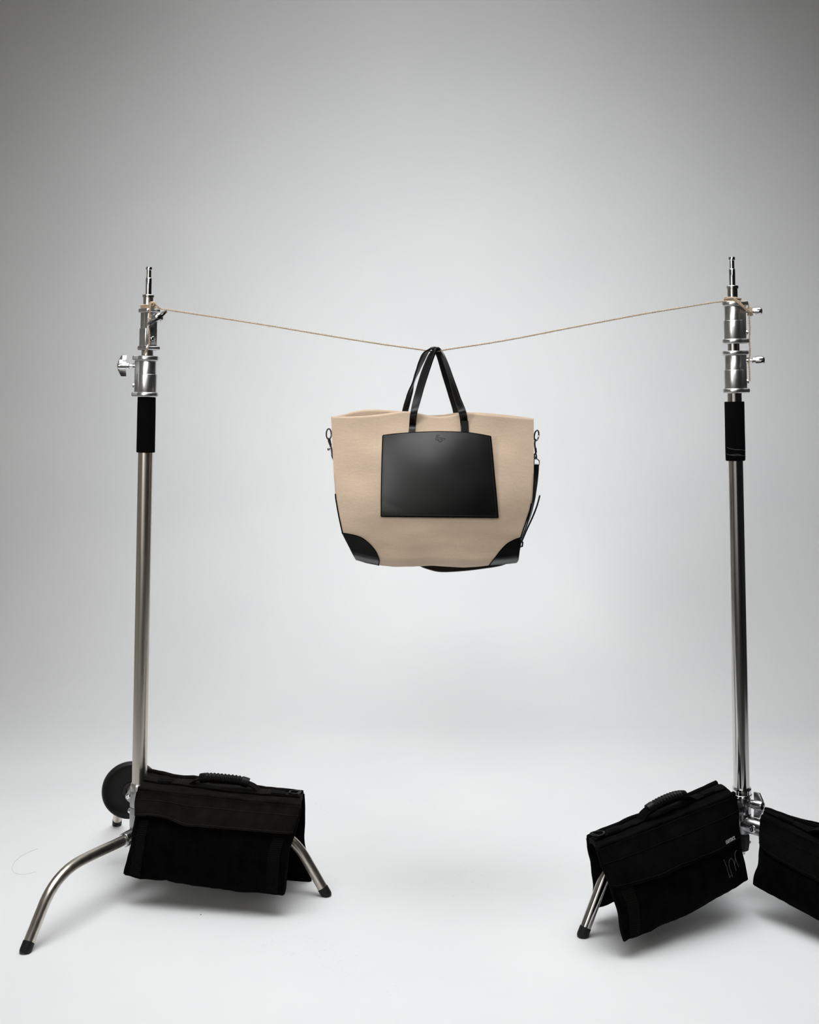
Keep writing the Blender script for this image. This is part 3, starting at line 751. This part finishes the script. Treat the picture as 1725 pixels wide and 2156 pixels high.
BH = [W(851, 895, 3.02), W(853, 868, 3.02), W(861.5, 835, 3.015), W(870.5, 805, 3.003), W(880, 780, 2.992), W(889, 758, 2.980), W(897.5, 741, 2.971), W(907, 734.5, 2.966), W(918, 735.5, 2.975),
      W(928, 752, 2.985), W(939, 790, 3.0), W(951, 830, 3.012), W(961, 868, 3.02), W(962, 895, 3.02)]
BW = [14 * k_, 14 * k_, 15 * k_, 18 * k_, 20 * k_, 21 * k_, 21 * k_, 21 * k_, 21 * k_, 19 * k_, 18 * k_, 17 * k_, 14.5 * k_, 14 * k_]
BD = [(1, 0, 0), (1, 0.1, 0.2), (0.75, 0.65, 0.25), (0.12, 1, 0.05), (0.38, 0.9, 0.2), (0.6, 0.7, 0.35), (0.75, 0.5, 0.5), (0.5, 0.8, 0.3), (0.6, 0.7, 0.1), (0.95, 0.3, -0.2), (0.98, 0.1, -0.2), (0.98, 0, -0.2), (1, 0, -0.1), (1, 0, 0)]
ribbon('handle', BH, BW, BD, 0.0036, M['strap_leather'], root)
b = MB(); b.sheet(lambda u, v: W(lerp(971.5, 986.5, u) + 1.2 * v, lerp(886, 912, v), yf(979, 900) - 0.0035), 3, 8, Vector((0, 0.002, 0))); hb = b.build('handle_tab', M['strap_leather'], root)

# hardware and shoulder strap
def ring_obj(name, cx, cy, rx, ry, Y, rad, parent, m, tilt=0.0):
    b = MB(); c_ = W(cx, cy, Y); pts = []
    for k in range(33):
        a = 2 * PI * k / 32; pts.append(c_ + Vector((math.cos(a) * rx * math.cos(tilt) + math.sin(a) * ry * math.sin(tilt) * 0.3, math.cos(a) * rx * 0.8, math.sin(a) * ry)) * k_)
    b.tube(pts, rad, 8, False); return b.build(name, m, parent)
ring_obj('ring', 692.5, 914, 5.0, 11, Y0, 0.0018, root, M['gunmetal'])
ring_obj('ring', 1130.0, 917, 5.5, 11, Y0, 0.0018, root, M['gunmetal'], 0.4)
SP = [W(1130, 977, 2.985), W(1128, 1005, 2.99), W(1124, 1040, 3.0), W(1119, 1075, 3.005), W(1108, 1110, 3.01), W(1098, 1138, 3.02), W(1090, 1165, 3.03), W(1062, 1184, 3.02),
      W(1020, 1191, 3.0), W(975, 1196, 2.985), W(930, 1198, 2.98), W(902, 1193, 2.99), W(872, 1182, 3.02), W(820, 1150, 3.09), W(760, 1080, 3.10), W(722, 1000, 3.06), W(704, 958, 3.02)]
SW = [11 * k_, 12 * k_] + [14 * k_] * 15
SD = [(1, 0.1, 0), (1, 0.5, 0), (0.7, 0.8, 0), (0.35, 0.95, 0), (0.2, 1, 0), (0.15, 1, 0), (0.1, 1, 0.1), (0, 0.9, 0.5), (0, 0.7, 0.75), (0, 0.6, 0.8), (0, 0.6, 0.8), (0, 0.7, 0.7), (0, 1, 0.3), (0.5, 0.5, 0.5), (0.8, 0, 0.5), (0.9, 0, 0.2), (1, 0, 0)]
ss = ribbon('shoulder_strap', SP, SW, SD, 0.003, M['strap_leather'], root, 7, False)
ribbon('strap_end', [W(1137, 1043, 2.96), W(1131, 1065, 2.965), W(1122, 1088, 2.97), W(1110, 1114, 2.98), W(1098, 1142, 2.99)], [14 * k_] * 5, [(0.1, 1, 0)] * 5, 0.0034, M['strap_leather'], ss, 6, False)
b = MB(); b.tube([W(1094, 1136, 3.0), W(1101, 1142, 2.985), W(1100, 1150, 2.985), W(1094, 1152, 3.0)], 0.0022, 8); b.build('strap_loop', M['gunmetal'], ss)
# swivel clips
b = MB(); b.tube(spline([W(1128, 924, Y0), W(1126.2, 934, Y0), W(1127.5, 946, Y0 + 0.003), W(1128.5, 956, Y0 + 0.006)], 5), 0.0020, 8)
b.lathe([(-0.006, 0.0040), (-0.003, 0.0046), (0.003, 0.0040), (0.006, 0.0028)], frame(W(1127.5, 960, Y0 + 0.008), (0, 0.2, 1)), 14)
b.tube([W(1129, 943, Y0 - 0.003), W(1130, 953, Y0 - 0.001)], 0.0012, 6)
b.build('swivel_clip', M['gunmetal'], ss)
b = MB(); q = [(1125, 966.5), (1131, 966), (1135.8, 970), (1136, 978), (1125, 978), (1125, 966.5)]
b.tube([W(x, y, Y0 + 0.012) for x, y in q], 0.0013, 8); b.build('strap_buckle', M['gunmetal'], ss)
b = MB(); b.tube(spline([W(692, 922, Y0), W(693, 930, Y0), W(696, 938, Y0), W(698.5, 948, Y0 + 0.004), W(700, 960, Y0 + 0.01)], 5), 0.0024, 8)
b.tube([W(695, 925, Y0 - 0.004), W(698, 938, Y0 - 0.002)], 0.0013, 6)
b.lathe([(-0.0032, 0.0008), (-0.0022, 0.0026), (0, 0.0033), (0.0022, 0.0026), (0.0032, 0.0008)], frame(W(692, 946, Y0 - 0.003), (1, -0.3, 0.2)), 14)
b.tube([W(692, 946, Y0 - 0.003), W(697, 942, Y0)], 0.0013, 6)
b.build('swivel_clip', M['gunmetal'], ss)

# ------------------------------------------------------------------ twine
def rope(b, pts, rad, pitch=0.011, ply=2, step=0.0016, fuzz=0.0):
    P = [Vector(p) for p in pts]; cum = [0]
    for a, c_ in zip(P, P[1:]): cum.append(cum[-1] + (c_ - a).length)
    n = max(4, int(cum[-1] / step)); S_ = []; k = 0
    for i in range(n + 1):
        s_ = cum[-1] * i / n
        while k < len(cum) - 2 and s_ > cum[k + 1]: k += 1
        S_.append(lerp(P[k], P[k + 1], (s_ - cum[k]) / max(1e-9, cum[k + 1] - cum[k])))
    up = None; fr = []
    for i, p in enumerate(S_):
        d = (S_[min(i + 1, n)] - S_[max(i - 1, 0)]).normalized()
        if up is None: up = d.orthogonal().normalized()
        up = (up - d * up.dot(d)).normalized(); fr.append((p, up.copy(), d.cross(up)))
    for q in range(ply):
        line = []; rr = []
        for i, (p, u, v) in enumerate(fr):
            a = 2 * PI * (cum[-1] * i / n / pitch + q / ply); h = rad * 0.5
            line.append(p + (u * math.cos(a) + v * math.sin(a)) * h); rr.append(rad * 0.56 * (1 + 0.22 * noise.noise(p * 300 + Vector((q * 9, 0, 0)))))
        b.tube(line, rr, 6)
    if fuzz:
        L_ = cum[-1]
        for _ in range(int(L_ * fuzz)):
            p, u, v = random.choice(fr); a = random.random() * 2 * PI; d = (u * math.cos(a) + v * math.sin(a))
            t_ = u.cross(v); q = d * rad; e = p + q + (d * random.uniform(0.3, 1) + t_ * random.uniform(-1.2, 1.2)) * random.uniform(0.002, 0.006)
            b.tube([p + q * 0.8, lerp(p + q, e, 0.5) + t_ * 0.0004, e], [0.00022, 0.0002, 0.00008], 3)
TR_ = 0.0021
line_pts = [W(326, 646, 2.963), W(345, 651, 2.961), W(430, 664, 2.962), W(560, 684.5, 2.963), W(700, 708, 2.965), W(800, 724, 2.967), W(885, 736, 2.968), W(897, 738.6, 2.969), W(912, 740.2, 2.970), W(928, 738.8, 2.969), W(940, 736, 2.968),
            W(1060, 717.5, 2.963), W(1200, 690.5, 2.955), W(1350, 662, 2.945), W(1450, 645.5, 2.935), W(1505, 636.5, 2.93), W(1530, 634, 2.925)]
b = MB(); rope(b, spline(line_pts, 4), TR_ * 0.98, fuzz=150)
tw = tag(b.build('twine', M['twine'], None, 60), 'jute twine stretched between the two light stands, holding up the bag', 'twine')
def coils(pole, ya, yb, r_px, turns, wob, start):
    pts = []
    n = int(turns * 24)
    for i in range(n + 1):
        a = start + 2 * PI * turns * i / n
        y_ = lerp(ya, yb, i / n) + wob * math.sin(a * 1.0 + 1.1) + 0.8 * math.sin(a * 0.37)
        pts.append(pole.at(y_, (r_px + 0.9 * math.sin(a * 0.73)) / pole.s, a))
    return pts
b = MB(); rope(b, coils(PL, 641.5, 649.5, 12.6, 4.2, 0.6, 0.5), TR_, fuzz=100); rope(b, coils(PL, 648.0, 643.5, 14.6, 2.0, 0.8, 2.0), TR_, fuzz=100)
b.build('twine_wrap', M['twine'], tw, 60)
# knot: a few tight loops beside the pole
b = MB(); kc = W(322.5, 642, 2.966)
for q in range(8):
    pts = []
    for k in range(22):
        a = 2 * PI * k / 21; ax1 = Vector((math.cos(q * 0.8), -0.25, math.sin(q * 0.8))).normalized(); ax2 = ax1.cross(Vector((0.2 * q - 0.3, 1, 0.3))).normalized()
        pts.append(kc + Vector((0.0010 * (q % 4 - 1.5), -0.0008 * q, 0.0004 * q)) + ax1 * (0.0082 - 0.0006 * q) * math.cos(a) + ax2 * (0.0068 - 0.0005 * q) * math.sin(a))
    rope(b, pts, TR_ * 0.9)
rope(b, spline([W(318, 640, 2.958), W(325, 636.5, 2.957), W(330, 643, 2.957), W(338, 649.5, 2.96)], 5), TR_ * 0.9)
b.build('knot', M['twine'], tw, 60)
b = MB(); rope(b, spline([W(319.5, 637, 2.956), W(316.5, 645, 2.955), W(315, 658, 2.957), W(313.5, 672, 2.958), W(313.2, 688, 2.957), W(315, 701, 2.958), W(314.6, 715, 2.958), W(313.8, 727, 2.956), W(309, 737, 2.955), W(303.5, 745.5, 2.965)], 6), TR_, fuzz=300)
b.build('loose_tail', M['twine'], tw, 60)
b = MB(); rope(b, coils(PR, 626, 636, 14.2, 3.6, 1.2, 1.0), TR_, fuzz=100); rope(b, coils(PR, 635, 628, 16.6, 2.2, 1.6, 2.4), TR_, fuzz=100)
b.build('twine_wrap', M['twine'], tw, 60)
b = MB()
for q in (0, 1):
    rope(b, spline([W(1546, 629 + 3 * q, 2.925), W(1556, 635 + 3.4 * q, 2.922), W(1566, 645 + 2.6 * q, 2.922), W(1577, 654 + 2.2 * q, 2.928), W(1583, 657, 2.932)], 6), TR_, fuzz=200)
rope(b, spline([W(1560, 633, 2.935), W(1574, 637, 2.935), W(1577, 645, 2.935), W(1580, 654, 2.935)], 5), TR_)
kd = PR.dir(math.radians(-12)); kx = PR.at(657, 0.030, math.radians(-12)); e1 = kd.orthogonal().normalized(); e2 = kd.cross(e1)
pts = []
for i in range(6 * 20 + 1):
    a = 2 * PI * i / 20; h = i / 120
    pts.append(kx + kd * (0.0045 + 0.0115 * h) + (e1 * math.cos(a) + e2 * math.sin(a)) * (0.0072 + 0.0022 * math.sin(PI * h)))
rope(b, pts, TR_, fuzz=200)
b.build('knot', M['twine'], tw, 60)
b = MB(); rope(b, spline([W(1578, 664, 2.924), W(1578.5, 680, 2.926), W(1579.2, 692, 2.926), W(1578.2, 715, 2.928), W(1579.4, 740, 2.928), W(1577.5, 765, 2.930), W(1578.5, 782, 2.930), W(1579, 802, 2.932)], 6), TR_ * 0.9, fuzz=250)
b.build('loose_tail', M['twine'], tw, 60)

# a long hair on the floor
def G(px, py):
    Y = F * CAMZ / (py - HY); return Vector(((px - CX) * Y / F, Y, 0.0006))
b = MB(); b.tube(spline([G(80, 1787), (G(62, 1794)), G(45, 1803), G(31, 1815), G(26, 1827), G(29, 1837), G(40, 1841), G(56, 1841), G(76, 1836)], 6), 0.00022, 5)
tag(b.build('hair', M['hair']), 'single fine hair lying in a loop on the white floor', 'hair')

# ------------------------------------------------------------------ light
def area(name, loc, target, sx, sy, power, spread=PI, color=(1, 1, 1)):
    l = bpy.data.lights.new(name, 'AREA'); l.shape = 'RECTANGLE'; l.size = sx; l.size_y = sy; l.energy = power; l.spread = spread; l.color = color
    o = bpy.data.objects.new(name, l); o.location = loc; C.objects.link(o)
    o.rotation_euler = (Vector(target) - Vector(loc)).to_track_quat('-Z', 'Y').to_euler()
    return o
LC = (0.985, 0.993, 1.0)
area('overhead_softbox', (0.0, 2.9, 3.8), (0.1, 2.9, 0), 4.4, 2.0, 30.3, math.radians(120), LC)
area('overhead_softbox_grid', (0.0, 2.2, 3.75), (0.1, 2.4, 0), 3.6, 1.6, 11.9, math.radians(80), LC)
area('overhead_bank', (0.0, 3.2, 3.8), (0.0, 2.9, 0), 3.4, 1.4, 8.8, math.radians(80), LC)
area('overhead_strip', (0.0, 2.7, 3.8), (0.0, 2.6, 0), 4.6, 1.0, 4.7, math.radians(70), LC)
area('added_wall_lamp', (-0.4, -0.8, 3.5), (0.1, 5.2, 1.1), 2.2, 1.4, 8.4, math.radians(36), LC)  # added narrow lamp, aimed to brighten the back wall but spare the floor
area('added_wall_lamp_high', (-0.4, 0.2, 3.6), (0.1, 5.2, 1.4), 2.4, 1.2, 5.6, math.radians(40), LC)  # second added lamp, lifts the brightness higher on the back wall
area('key_light', (-2.2, -1.0, 2.0), (-0.1, 3, 1.1), 1.0, 1.4, 3.2, math.radians(40), LC)
area('fill_light', (-1.4, -2.2, 3.0), (0, 3, 0.9), 1.6, 1.6, 2, PI, LC)
area('added_rear_lamp', (-0.9, -0.9, 2.0), (-0.9, -3.2, 1.0), 1.6, 1.0, 90)  # added lamp: brightens the unseen rear wall for reflections in metal and leather
w = bpy.data.worlds.new('studio'); bpy.context.scene.world = w; w.use_nodes = True
w.node_tree.nodes['Background'].inputs[0].default_value = (0.5, 0.5, 0.5, 1); w.node_tree.nodes['Background'].inputs[1].default_value = 0.1

# ------------------------------------------------------------------ camera
cam = bpy.data.cameras.new('camera'); co = bpy.data.objects.new('camera', cam); C.objects.link(co)
co.location = (0, 0, CAMZ); co.rotation_euler = (PI / 2, 0, 0)
cam.sensor_fit = 'VERTICAL'; cam.sensor_height = 36.0; cam.lens = F / 2156 * 36.0
cam.shift_y = -(1078 - HY) / 2156
cam.clip_start = 0.05
bpy.context.scene.camera = co
sc = bpy.context.scene
sc.view_settings.view_transform = 'Standard'; sc.view_settings.look = 'None'; sc.view_settings.gamma = 1; sc.view_settings.use_curve_mapping = False
sc.view_settings.exposure = 0.0
sc.cycles.max_bounces = 10; sc.cycles.diffuse_bounces = 6
